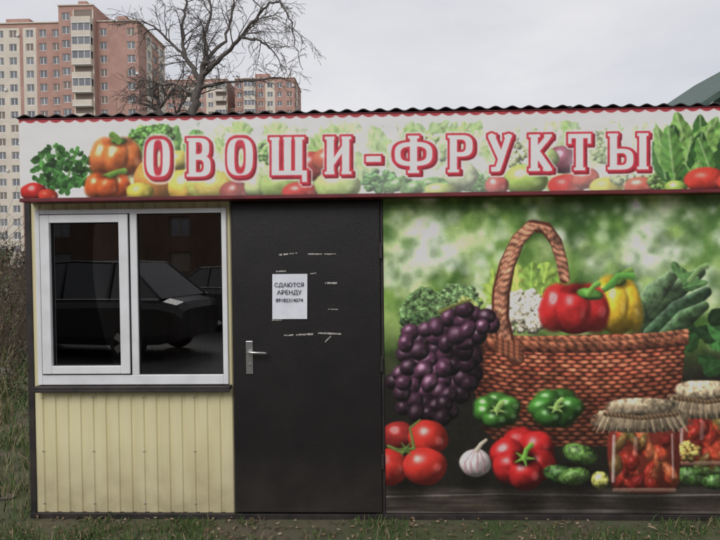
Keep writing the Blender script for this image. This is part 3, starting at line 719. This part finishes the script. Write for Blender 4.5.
G1 = mat('grass_green', (.10, .16, .04), .8); G2 = mat('grass_dry', (.27, .22, .13), .85); G3 = mat('grass_dark', (.055, .10, .03), .8)
def grass(name, n, area, hmin, hmax, seed, clump=0, w3=(4, 3, 3)):
    rg = random.Random(seed); mb = MB(); cl = [area(rg) for _ in range(max(1, clump))]
    for i in range(n):
        if clump:
            c = rg.choice(cl); x = c[0] + rg.gauss(0, .06); y = c[1] + rg.gauss(0, .05)
        else: x, y = area(rg)
        if -2.36 < x < 3 and y > -.03 and y < 2.4: continue
        z = gh(x, y); h = rg.uniform(hmin, hmax); a = rg.random() * 6.28; w = rg.uniform(.002, .005) * (1 + max(0, y) * .15)
        lx, ly = math.cos(a) * h * rg.uniform(.2, .9), math.sin(a) * h * rg.uniform(.2, .9) * (.4 if y < 0 else 1)
        if y < .2 and y > -.3 and x > -2.4: ly = -abs(ly)
        sx, sy = -math.sin(a) * w, math.cos(a) * w; m = rg.choices([0, 1, 2], w3)[0]
        mb.face([(x - sx, y - sy, z - .005), (x + sx, y + sy, z - .005), (x + sx * .7 + lx * .4, y + sy * .7 + ly * .4, z + h * .65), (x - sx * .7 + lx * .4, y - sy * .7 + ly * .4, z + h * .65)], m)
        mb.face([(x - sx * .7 + lx * .4, y - sy * .7 + ly * .4, z + h * .65), (x + sx * .7 + lx * .4, y + sy * .7 + ly * .4, z + h * .65), (x + lx, y + ly, z + h)], m)
    return mb.obj(name, [G1, G2, G3])
grass('grass', 8500, lambda r: (r.uniform(-3.4, 3.4), r.uniform(-.75, -.05)), .015, .07, 1, clump=170, w3=(5, 2, 4))
grass('grass', 14000, lambda r: (-2.3 - abs(r.gauss(0, 2.2)), r.uniform(-.8, 5)), .03, .15, 2, clump=520)
grass('dry_weeds', 8000, lambda r: (r.uniform(-10, -3.2), r.uniform(1.8, 11)), .1, .55, 3, clump=360, w3=(3, 5, 3))
# dead leaves / litter
rg = random.Random(9); mb = MB()
for i in range(3600):
    if i < 2200: x, y = rg.uniform(-3, 3), rg.uniform(-.8, -.03)
    else: x, y = -2.45 - abs(rg.gauss(0, 2)), rg.uniform(-.8, 7)
    z = gh(x, y) + rg.uniform(.004, .02); s = rg.uniform(.006, .022); a = rg.random() * 6.28
    c, t = math.cos(a) * s, math.sin(a) * s
    mb.face([(x - c, y - t, z), (x + t * .5, y - c * .5, z + rg.uniform(-.004, .012)), (x + c, y + t, z + .004), (x - t * .5, y + c * .5, z + rg.uniform(-.002, .014))], rg.randint(0, 2))
mb.obj('fallen_leaves', [mat('leaf_brown', (.16, .10, .055), .8), mat('leaf_tan', (.28, .22, .14), .8), mat('leaf_dark', (.07, .05, .03), .8)])
M_stone = mat('stone', (.16, .14, .12), .9, col2=(.09, .08, .07), nscale=8, bump=.5)
def stone(x, y, s, seed):
    import bmesh
    bm = bmesh.new(); bmesh.ops.create_icosphere(bm, subdivisions=3, radius=s); rg = random.Random(seed)
    o = [rg.uniform(0, 9) for _ in range(3)]
    for v in bm.verts:
        k = 1 + .22 * math.sin(v.co.x / s * 2.3 + o[0]) * math.sin(v.co.y / s * 2.9 + o[1]) + .12 * math.sin(v.co.z / s * 5 + o[2])
        v.co = Vector((v.co.x * 1.2, v.co.y, v.co.z * .65)) * k
    me = bpy.data.meshes.new('stone'); bm.to_mesh(me); bm.free(); me.materials.append(M_stone)
    o = bpy.data.objects.new('stone', me); o.location = (x, y, gh(x, y) + s * .2); scene.collection.objects.link(o)
for i, (x, y, s) in enumerate([(-5.6, 4.4, .16), (-2.75, .3, .04), (-3.3, .9, .05)]): stone(x, y, s, i)

# ------------------------------------------------------------------ vegetation
M_bark = mat('bark', (.095, .082, .075), .9, col2=(.15, .13, .12), nscale=6, bump=.5)
M_twig = mat('twig_bark', (.11, .08, .06), .9)
def grow(rg, p, d, length, r, droop, out, depth, spread=.7, kids=5, rmin=.0035):
    n = max(4, int(length / .16)); seg = length / n; sp = [(p.copy(), r)]
    d = d.normalized()
    for i in range(n):
        f = (i + 1) / n
        d = (d + Vector((rg.gauss(0, .13), rg.gauss(0, .13), rg.gauss(0, .1))) + Vector((0, 0, -droop * f))).normalized()
        p = p + d * seg; rr = max(rmin, r * (1 - .75 * f)); sp.append((p.copy(), rr))
        if depth > 0 and f > .15 and rg.random() < kids / n:
            a = Vector((rg.gauss(0, 1), rg.gauss(0, 1), rg.gauss(.25, .7))).normalized()
            grow(rg, p.copy(), d + a * spread, length * rg.uniform(.35, .65), max(rmin, rr * .6), droop * 1.25, out, depth - 1, spread, kids, rmin)
    out.append(sp)
def bare_tree(name, limbs, seed, kids=6, depth=2, dens=.42, lmax=1.2):
    rg = random.Random(seed); out = []
    for L in limbs:
        pts = [Vector(q[:3]) for q in L]; rad = [q[3] for q in L]
        sp = []
        for i in range(len(pts) - 1):
            for t in np.linspace(0, 1, 5, endpoint=False):
                q = pts[i].lerp(pts[i + 1], t) + Vector((rg.gauss(0, .02), rg.gauss(0, .02), rg.gauss(0, .012))); r = rad[i] * (1 - t) + rad[i + 1] * t
                sp.append((q, r))
                if r < .085 and rg.random() < dens:
                    d = (pts[i + 1] - pts[i]).normalized() * .6 + Vector((rg.gauss(0, .7), rg.gauss(0, .8), rg.gauss(.35, .5)))
                    grow(rg, q.copy(), d, rg.uniform(.35, lmax) * min(1, .45 + r * 12), min(.018, r * .5), .16, out, depth, .8, kids, .0042)
        sp.append((pts[-1], rad[-1])); out.append(sp)
    return tubes(name, out, M_bark, res=1)
TY = 10.2
def T(px_, py_, dy=0, r=.05):
    x, z = S(px_, py_, TY + dy); return (x, TY + dy, z, r * .72)
tx, _ = S(192, 112, TY)
bare_tree('bare_tree', [
    [(tx + .1, TY, 0, .2), (tx, TY, 3, .17), T(193, 112, 0, .17), T(197, 92, 0, .15), T(202, 74, 0, .12), T(206, 58, 0, .09), T(205, 35, .2, .06), T(212, 10, .3, .04), T(208, -12, .3, .02)],
    [T(202, 76, 0, .10), T(222, 56, -.2, .07), T(240, 38, -.4, .055), T(256, 18, -.5, .045), T(268, 4, -.5, .035), T(280, 2, -.5, .03), T(290, 22, -.6, .024), T(296, 46, -.7, .018), T(303, 70, -.7, .01)],
    [T(200, 80, 0, .10), T(186, 58, .3, .07), T(182, 30, .4, .055), T(186, 6, .5, .04), T(184, -14, .5, .02)],
    [T(186, 58, .3, .06), T(172, 44, .4, .045), T(158, 30, .3, .035), T(146, 22, .3, .024), T(132, 24, .3, .01)],
    [T(204, 64, 0, .07), T(226, 40, .5, .05), T(232, 12, .6, .04), T(236, -12, .7, .02)],
    [T(240, 38, -.4, .045), T(260, 40, -.6, .035), T(274, 52, -.6, .024), T(284, 74, -.6, .01)],
    [T(200, 88, 0, .07), T(226, 82, -.4, .045), T(252, 80, -.6, .03), T(280, 78, -.7, .02), T(300, 84, -.8, .008)],
    [T(196, 96, 0, .07), T(176, 84, .2, .045), T(158, 84, .3, .03), T(144, 92, .3, .012)]], 11, kids=6, dens=.62)
bare_tree('bare_tree', [
    [(S(160, 112, TY)[0], TY + 1.2, 0, .12), T(160, 112, 1.2, .08), T(158, 98, 1.2, .06), T(150, 88, 1.2, .03), T(146, 80, 1.2, .012)],
    [T(160, 108, 1.2, .06), T(170, 96, 1.2, .04), T(176, 84, 1.2, .015)], [T(160, 112, 1.2, .06), T(146, 104, 1.2, .04), T(136, 100, 1.2, .012)],
    [T(176, 116, 1.2, .06), T(184, 102, 1.2, .04), T(190, 88, 1.2, .015)]], 5, kids=8, dens=.9, lmax=1.0)
M_l1 = mat('shrub_leaf', (.09, .11, .045), .7); M_l2 = mat('shrub_leaf_dark', (.05, .05, .03), .8); M_l3 = mat('shrub_leaf_dry', (.17, .12, .065), .8)
def shrub(name, x, y, rx, ry, h, n, seed, ls=.04, w=(4, 4, 3), stems=26):
    rg = random.Random(seed); mb = MB(); cl = []
    for i in range(26):
        a = rg.random() * 6.28; q = rg.random() ** .5; cl.append((x + rx * q * math.cos(a), y + ry * q * math.sin(a), gh(x, y) + h * rg.uniform(.1, .95) * (1 - .4 * q * q), rg.uniform(.12, .3) * h, rg.choices([0, 1, 2], w)[0]))
    for i in range(n):
        c = rg.choice(cl); p = Vector((c[0] + rg.gauss(0, c[3] * .7), c[1] + rg.gauss(0, c[3] * .7), max(gh(x, y) + .02, c[2] + rg.gauss(0, c[3] * .6))))
        u = Vector((rg.gauss(0, 1), rg.gauss(0, 1), rg.gauss(0, 1))).normalized(); v = u.orthogonal().normalized(); s = ls * rg.uniform(.5, 1.3)
        mb.face([p - u * s, p + v * s * .5, p + u * s, p - v * s * .5], c[4] if rg.random() < .7 else rg.choice([0, 1, 2]))
    sp = []
    for i in range(stems):
        a = rg.random() * 6.28; p = Vector((x + rx * .6 * rg.random() * math.cos(a), y + ry * .6 * math.sin(a), gh(x, y)))
        grow(rg, p, Vector((math.cos(a) * .5, math.sin(a) * .5, 1)), h * rg.uniform(.6, 1.3), .008 + .004 * h, .05, sp, 1, .7, 7)
    e = empty(name); mb.obj('foliage', [M_l1, M_l2, M_l3], e); tubes('stems', sp, M_twig, e, res=0)
shrub('shrub', -6.2, 5.2, 1.0, .8, .9, 1100, 1, .03, (3, 5, 3), 60)
shrub('shrub', -7.8, 7.5, 1.3, 1.0, 1.4, 2000, 2, .035, (3, 5, 3), 60)
shrub('shrub', -10.2, 11, 1.6, 1.2, 1.9, 3000, 3, .045, (3, 6, 3), 60)
shrub('shrub', -4.8, 3.2, .6, .5, .4, 600, 4, .025, (4, 3, 3), 30)
shrub('hedge', -24, 30, 9, 3, 2.4, 7000, 6, .16, (2, 5, 3))
shrub('hedge', -46, 46, 10, 3, 3.2, 8000, 7, .2, (3, 5, 2))

# ------------------------------------------------------------------ apartment blocks
M_brick = mat('brick_wall', srgb((184, 148, 136)), .9, col2=srgb((170, 134, 124)), nscale=.5)
M_crm = mat('cream_render', srgb((216, 207, 194)), .9, col2=srgb((204, 195, 182)), nscale=.4)
M_bglass = mat('block_window_glass', srgb((104, 108, 116)), .15, col2=srgb((136, 138, 144)), nscale=.25)
M_bframe = mat('block_window_frame', srgb((220, 220, 218)), .6)
M_shade = mat('loggia_shade', srgb((134, 122, 114)), .9)  # flat darker tone painted in for balcony shade, also on some panes
M_rbrick = mat('dark_brick', srgb((110, 88, 76)), .9, col2=srgb((92, 74, 64)), nscale=.5)
BM = [M_brick, M_crm, M_bglass, M_bframe, M_shade]
def wall(mb, o, u, nrm, cols, floors, fh=3.0, z0=0.0, seed=0):
    rg = random.Random(seed); u = Vector(u); nrm = Vector(nrm); o = Vector(o); s0 = 0
    P = lambda s, d, z: o + u * s + nrm * d + Vector((0, 0, z))
    H = z0 + floors * fh
    def q(s0, s1, za, zb, d, m): mb.face([P(s0, d, za), P(s1, d, za), P(s1, d, zb), P(s0, d, zb)], m)
    def bx(s0, s1, d0, d1, za, zb, m):
        q(s0, s1, za, zb, d1, m)
        mb.face([P(s0, d0, zb), P(s0, d1, zb), P(s1, d1, zb), P(s1, d0, zb)], m); mb.face([P(s0, d0, za), P(s1, d0, za), P(s1, d1, za), P(s0, d1, za)], m)
        mb.face([P(s0, d0, za), P(s0, d1, za), P(s0, d1, zb), P(s0, d0, zb)], m); mb.face([P(s1, d1, za), P(s1, d0, za), P(s1, d0, zb), P(s1, d1, zb)], m)
    for (w, kind, m) in cols:
        s1 = s0 + w
        if kind == 'p': q(s0, s1, 0, H, 0, m)
        else:
            for f in range(floors):
                z = z0 + f * fh; a, b = s0 + w * .22, s1 - w * .22; c, d = z + .85, z + 2.5
                if kind == 'w':
                    q(s0, a, z, z + fh, 0, m); q(b, s1, z, z + fh, 0, m); q(a, b, z, c, 0, m); q(a, b, d, z + fh, 0, m)
                    mb.face([P(a, 0, c), P(b, 0, c), P(b, -.2, c), P(a, -.2, c)], 3); mb.face([P(a, 0, d), P(b, 0, d), P(b, -.2, d), P(a, -.2, d)], m)
                    mb.face([P(a, 0, c), P(a, -.2, c), P(a, -.2, d), P(a, 0, d)], m); mb.face([P(b, 0, c), P(b, -.2, c), P(b, -.2, d), P(b, 0, d)], m)
                    q(a, b, c, d, -.2, 2 if rg.random() < .85 else 4); mid = a + (b - a) * .5
                    for (e, g) in ((a, a + .12), (mid - .08, mid + .08), (b - .12, b)): q(e, g, c, d, -.17, 3)
                    q(a, b, c, c + .12, -.165, 3); q(a, b, d - .12, d, -.165, 3)
                    if rg.random() < .14: bx(b + .1, b + .7, 0, .35, z + 1.1, z + 1.6, 3)
                else:
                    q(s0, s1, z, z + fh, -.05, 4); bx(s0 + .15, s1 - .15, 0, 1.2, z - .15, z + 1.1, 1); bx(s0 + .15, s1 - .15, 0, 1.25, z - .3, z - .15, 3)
                    if rg.random() < .7:
                        q(s0 + .2, s1 - .2, z + 1.1, z + 2.7, 1.1, 2); k = s0 + .2
                        while k < s1 - .2: q(k, k + .14, z + 1.1, z + 2.7, 1.13, 3); k += (w - .5) / 3
                    q(s0, s0 + .3, z, z + fh, .02, m); q(s1 - .3, s1, z, z + fh, .02, m)
        s0 = s1
    q(0, s0, H, H + .9, .0, 0); bx(-.1, s0 + .1, -.2, .25, H + .9, H + 1.15, 1)
    return s0, H + 1.15
def block(name, x0, y0, segs, depth, sidecols, seed=1):
    mb = MB(); x = x0
    for (cols, fl, dy) in segs:
        w, H = wall(mb, (x, y0 + dy, 0), (1, 0, 0), (0, -1, 0), cols, fl, seed=seed + int(abs(x)))
        mb.box(x + .001, x + w - .001, y0 + dy + .3, y0 + depth - .01, H - 1.5, H - .5, 0)
        mb.face([(x, y0 + depth, 0), (x + w, y0 + depth, 0), (x + w, y0 + depth, H), (x, y0 + depth, H)], 0)
        mb.face([(x, y0 + dy, 0), (x, y0 + depth, 0), (x, y0 + depth, H), (x, y0 + dy, H)], 0)
        mb.box(x + w * .3, x + w * .55, y0 + dy + 4, y0 + dy + 8, H - .5, H + 2.6, 0)
        if (cols, fl, dy) != segs[-1]: mb.face([(x + w, y0 + dy, 0), (x + w, y0 + depth, 0), (x + w, y0 + depth, H), (x + w, y0 + dy, H)], 0)
        x += w
    wall(mb, (x, y0 + segs[-1][2], 0), (0, 1, 0), (1, 0, 0), sidecols, segs[-1][1], seed=seed)
    return mb.obj(name, BM)
segs = [([(3, 'w', 0), (3.2, 'b', 1), (3, 'w', 1), (3, 'w', 1), (.8, 'p', 0), (3, 'w', 1), (3, 'w', 0), (3, 'w', 0)], 18, 0),
        ([(3.2, 'w', 0), (4.6, 'b', 1)], 19, -1.5),
        ([(2.8, 'w', 0), (3.2, 'p', 0), (3.2, 'w', 0)], 18, 0)]
block('apartment_block', -91.5, 121, segs, 16, [(4.5, 'p', 0), (3.2, 'w', 1), (4.0, 'w', 0), (4.3, 'w', 1)])
segs2 = [([(3.5, 'w', 0), (3, 'w', 0), (4, 'b', 1), (3, 'w', 0), (3, 'w', 1), (4, 'b', 1)], 20, 0), ([(2.5, 'p', 0)], 17, 3),
         ([(3, 'w', 0), (4, 'b', 1), (3, 'w', 0), (3.2, 'w', 1), (3, 'w', 0), (3.4, 'w', 0)], 20, 0)]
block('apartment_block', -69, 181, segs2, 16, [(4, 'w', 0), (4, 'w', 1), (4, 'w', 0), (4, 'p', 0)], seed=9)
# unseen low brick building behind the camera, added as dark backdrop for window reflection
mb = MB(); wall(mb, (40, -44, 0), (-1, 0, 0), (0, 1, 0), [(3.2, 'p', 0), (3.2, 'w', 0), (4, 'p', 0)] * 10, 4, seed=3); mb.box(-63.5, 40, -56, -44.3, 0, 12.5, 0)
mb.obj('reflection_backdrop_building', [M_rbrick, M_rbrick, M_bglass, M_shade, M_shade])

# neighbour house with green roof
hs = empty('brick_house'); M_gr = mat('green_roof', srgb((74, 98, 88)), .6, col2=srgb((60, 82, 74)), nscale=3)
rx0, rz0 = S(692, 109, 10); rx1, rz1 = S(722, 89, 10); sl = (rz1 - rz0) / (rx1 - rx0); ap = rx0 + 4.2; az = rz0 + sl * 4.2
boxobj('walls', rx0 + .5, ap * 2 - rx0 - .5, 10.5, 17, 0, rz0 + .1, M_brick, hs)
mb = MB(); xe = ap * 2 - rx0
for (a, za, b, zb_) in [(rx0, rz0, ap, az), (ap, az, xe, rz0)]:
    mb.face([(a, 10, za), (b, 10, zb_), (b, 17.5, zb_), (a, 17.5, za)]); mb.face([(a, 10, za - .16), (b, 10, zb_ - .16), (b, 10, zb_), (a, 10, za)])
    mb.face([(a, 10, za - .16), (b, 10, zb_ - .16), (b, 17.5, zb_ - .16), (a, 17.5, za - .16)])
mb.face([(rx0, 10, rz0 - .16), (rx0, 10, rz0), (rx0, 17.5, rz0), (rx0, 17.5, rz0 - .16)])
mb.obj('roof', M_gr, hs)
mb = MB(); mb.face([(rx0 + .5, 10.5, rz0 + .1), (xe - .5, 10.5, rz0 + .1), (ap, 10.5, az - .2)]); mb.obj('gable', M_gr, hs)
mb = MB(); mb.box(ap - .6, ap + .6, 10.44, 10.5, 1.2, 2.6); mb.obj('front_window', M_bglass, hs)

# ------------------------------------------------------------------ parked cars (mirrored in the window)
def car(x, y, L, H, colr, face=1, name='parked_car'):
    e = empty(name, (x, y, 0.05)); Mp = mat('car_paint_%d' % int(L * 100), colr, .15, metal=.2); W = .88
    st = [(0, .45, .72, .62), (.03, .32, .82, .76), (.12, .28, .92, .84), (.28, .28, 1.02, W), (.5, .28, 1.04, W), (.75, .28, 1.06, W), (.92, .30, 1.04, .84), (.985, .36, .96, .78), (1, .48, .84, .66)]
    mb = MB(); rings = []
    for (t, zb, zt, w) in st:
        X = (t - .5) * L
        rings.append([(X, -w * .93, zb), (X, -w, zb + .15), (X, -w, zt - .14), (X, -w * .93, zt), (X, -w * .6, zt + .035), (X, w * .6, zt + .035), (X, w * .93, zt), (X, w, zt - .14), (X, w, zb + .15), (X, w * .93, zb)])
    n = len(rings[0]); mb.v = [p for r in rings for p in r]
    for i in range(len(rings) - 1):
        for j in range(n): mb.f.append((i * n + j, i * n + (j + 1) % n, (i + 1) * n + (j + 1) % n, (i + 1) * n + j)); mb.m.append(0)
    mb.f += [tuple(range(n)), tuple(range((len(rings) - 1) * n, len(rings) * n))[::-1]]; mb.m += [0, 0]
    mb.obj('body', Mp, e, bevel=.03)
    gl = MB(); rf = MB()
    cs = [(.26, 1.03, .80, 0), (.40, H - .04, .62, 1), (.55, H, .64, 1), (.78, H - .04, .62, 1), (.93, 1.07, .78, 0)]
    for (a, b) in zip(cs[:-1], cs[1:]):
        xa, xb = (a[0] - .5) * L, (b[0] - .5) * L; M = gl if not (a[3] and b[3]) else rf
        M.face([(xa, -a[2], a[1]), (xb, -b[2], b[1]), (xb, b[2], b[1]), (xa, a[2], a[1])])
        for s in (-1, 1):
            gl.face([(xa, s * (.82), 1.03), (xb, s * .82, 1.03), (xb, s * b[2], b[1] - .001), (xa, s * a[2], a[1] - .001)])
    gl.obj('glasshouse', mat('car_glass', (.02, .022, .025), .05, spec=1.0), e); rf.obj('roof', Mp, e, bevel=.02)
    pil = []
    for s in (-1, 1):
        for k in range(4): pil.append([(Vector(((cs[k][0] - .5) * L, s * cs[k][2], cs[k][1])), .022), (Vector(((cs[k + 1][0] - .5) * L, s * cs[k + 1][2], cs[k + 1][1])), .022)])
        for t in (.52, .72): pil.append([(Vector(((t - .5) * L, s * .84, 1.03)), .03), (Vector(((t - .5) * L, s * .64, H - .03)), .025)])
    tubes('pillars', pil, Mp, e)
    tubes('belt_trim', [[(Vector(((.24 - .5) * L, s * .86, 1.045)), .012), (Vector(((.93 - .5) * L, s * .85, 1.065)), .012)] for s in (-1, 1)], M_chrome, e)
    for (i, t) in enumerate((.18, .8)):
        for s in (-1, 1):
            X = (t - .5) * L; bpy.ops.mesh.primitive_torus_add(major_radius=.25, minor_radius=.085, major_segments=32, location=(X, s * .80, .335), rotation=(R(90), 0, 0))
            o = bpy.context.object; o.name = 'tyre'; o.parent = e; o.data.materials.append(M_rubber)
            m2 = MB()
            for k in range(5):
                an = k * 1.2566; c, q = math.cos(an), math.sin(an)
                m2.face([(X - q * .05, s * .895, .335 + c * .05), (X + q * .05, s * .895, .335 - c * .05), (X + c * .22 + q * .06, s * .89, .335 + q * .22 - c * .06), (X + c * .22 - q * .06, s * .89, .335 + q * .22 + c * .06)])
            m2.obj('wheel_spokes', M_chrome, e)
    m3 = MB()
    for s in (-1, 1): m3.box(-.5 * L + .02, -.5 * L + .16, s * .68 - .1, s * .68 + .1, .68, .8)
    m3.obj('headlights', M_white, e, bevel=.02)
    mm = MB()
    for s in (-1, 1): mm.box(-.2 * L, -.2 * L + .12, s * .95 - .09, s * .95 + .09, 1.03, 1.17)
    mm.obj('mirrors', Mp, e, bevel=.03)
    if face < 0: e.rotation_euler = (0, 0, math.pi + .25)
    else: e.rotation_euler = (0, 0, .18)
car(-5.4, -6.6, 4.6, 1.70, (.04, .04, .045))
car(-2.9, -10.0, 4.4, 1.55, (.09, .09, .095), -1)

# ------------------------------------------------------------------ sky & light
w = bpy.data.worlds.new('World'); scene.world = w; w.use_nodes = True; nt = w.node_tree
bg = nt.nodes['Background']; bg.inputs['Strength'].default_value = .1
EL, AZ = R(40), R(198)
sky = nt.nodes.new('ShaderNodeTexSky'); sky.sky_type = 'NISHITA'; sky.sun_disc = False; sky.sun_elevation = EL; sky.sun_rotation = AZ
tc = nt.nodes.new('ShaderNodeTexCoord'); mp = nt.nodes.new('ShaderNodeMapping'); mp.inputs['Scale'].default_value = (1, 1, 2.6)
no = nt.nodes.new('ShaderNodeTexNoise'); no.inputs['Scale'].default_value = 2.2; no.inputs['Detail'].default_value = 6; no.inputs['Roughness'].default_value = .55
rp = nt.nodes.new('ShaderNodeValToRGB'); rp.color_ramp.elements[0].position = .32; rp.color_ramp.elements[1].position = .70
rp.color_ramp.elements[0].color = (6.7, 6.8, 7.3, 1); rp.color_ramp.elements[1].color = (8.9, 8.75, 8.8, 1)
mx = nt.nodes.new('ShaderNodeMixRGB'); mx.inputs[0].default_value = .9
nt.links.new(tc.outputs['Generated'], mp.inputs[0]); nt.links.new(mp.outputs[0], no.inputs['Vector']); nt.links.new(no.outputs['Fac'], rp.inputs[0])
nt.links.new(sky.outputs[0], mx.inputs[1]); nt.links.new(rp.outputs[0], mx.inputs[2]); nt.links.new(mx.outputs[0], bg.inputs['Color'])
sd = bpy.data.lights.new('sun', 'SUN'); sd.energy = 1.45; sd.angle = R(30); sd.color = (1, .97, .93)
so = bpy.data.objects.new('sun', sd); scene.collection.objects.link(so)
dirv = Vector((math.sin(AZ) * math.cos(EL), math.cos(AZ) * math.cos(EL), math.sin(EL)))
so.rotation_euler = dirv.to_track_quat('Z', 'Y').to_euler(); so.location = (0, -10, 20)
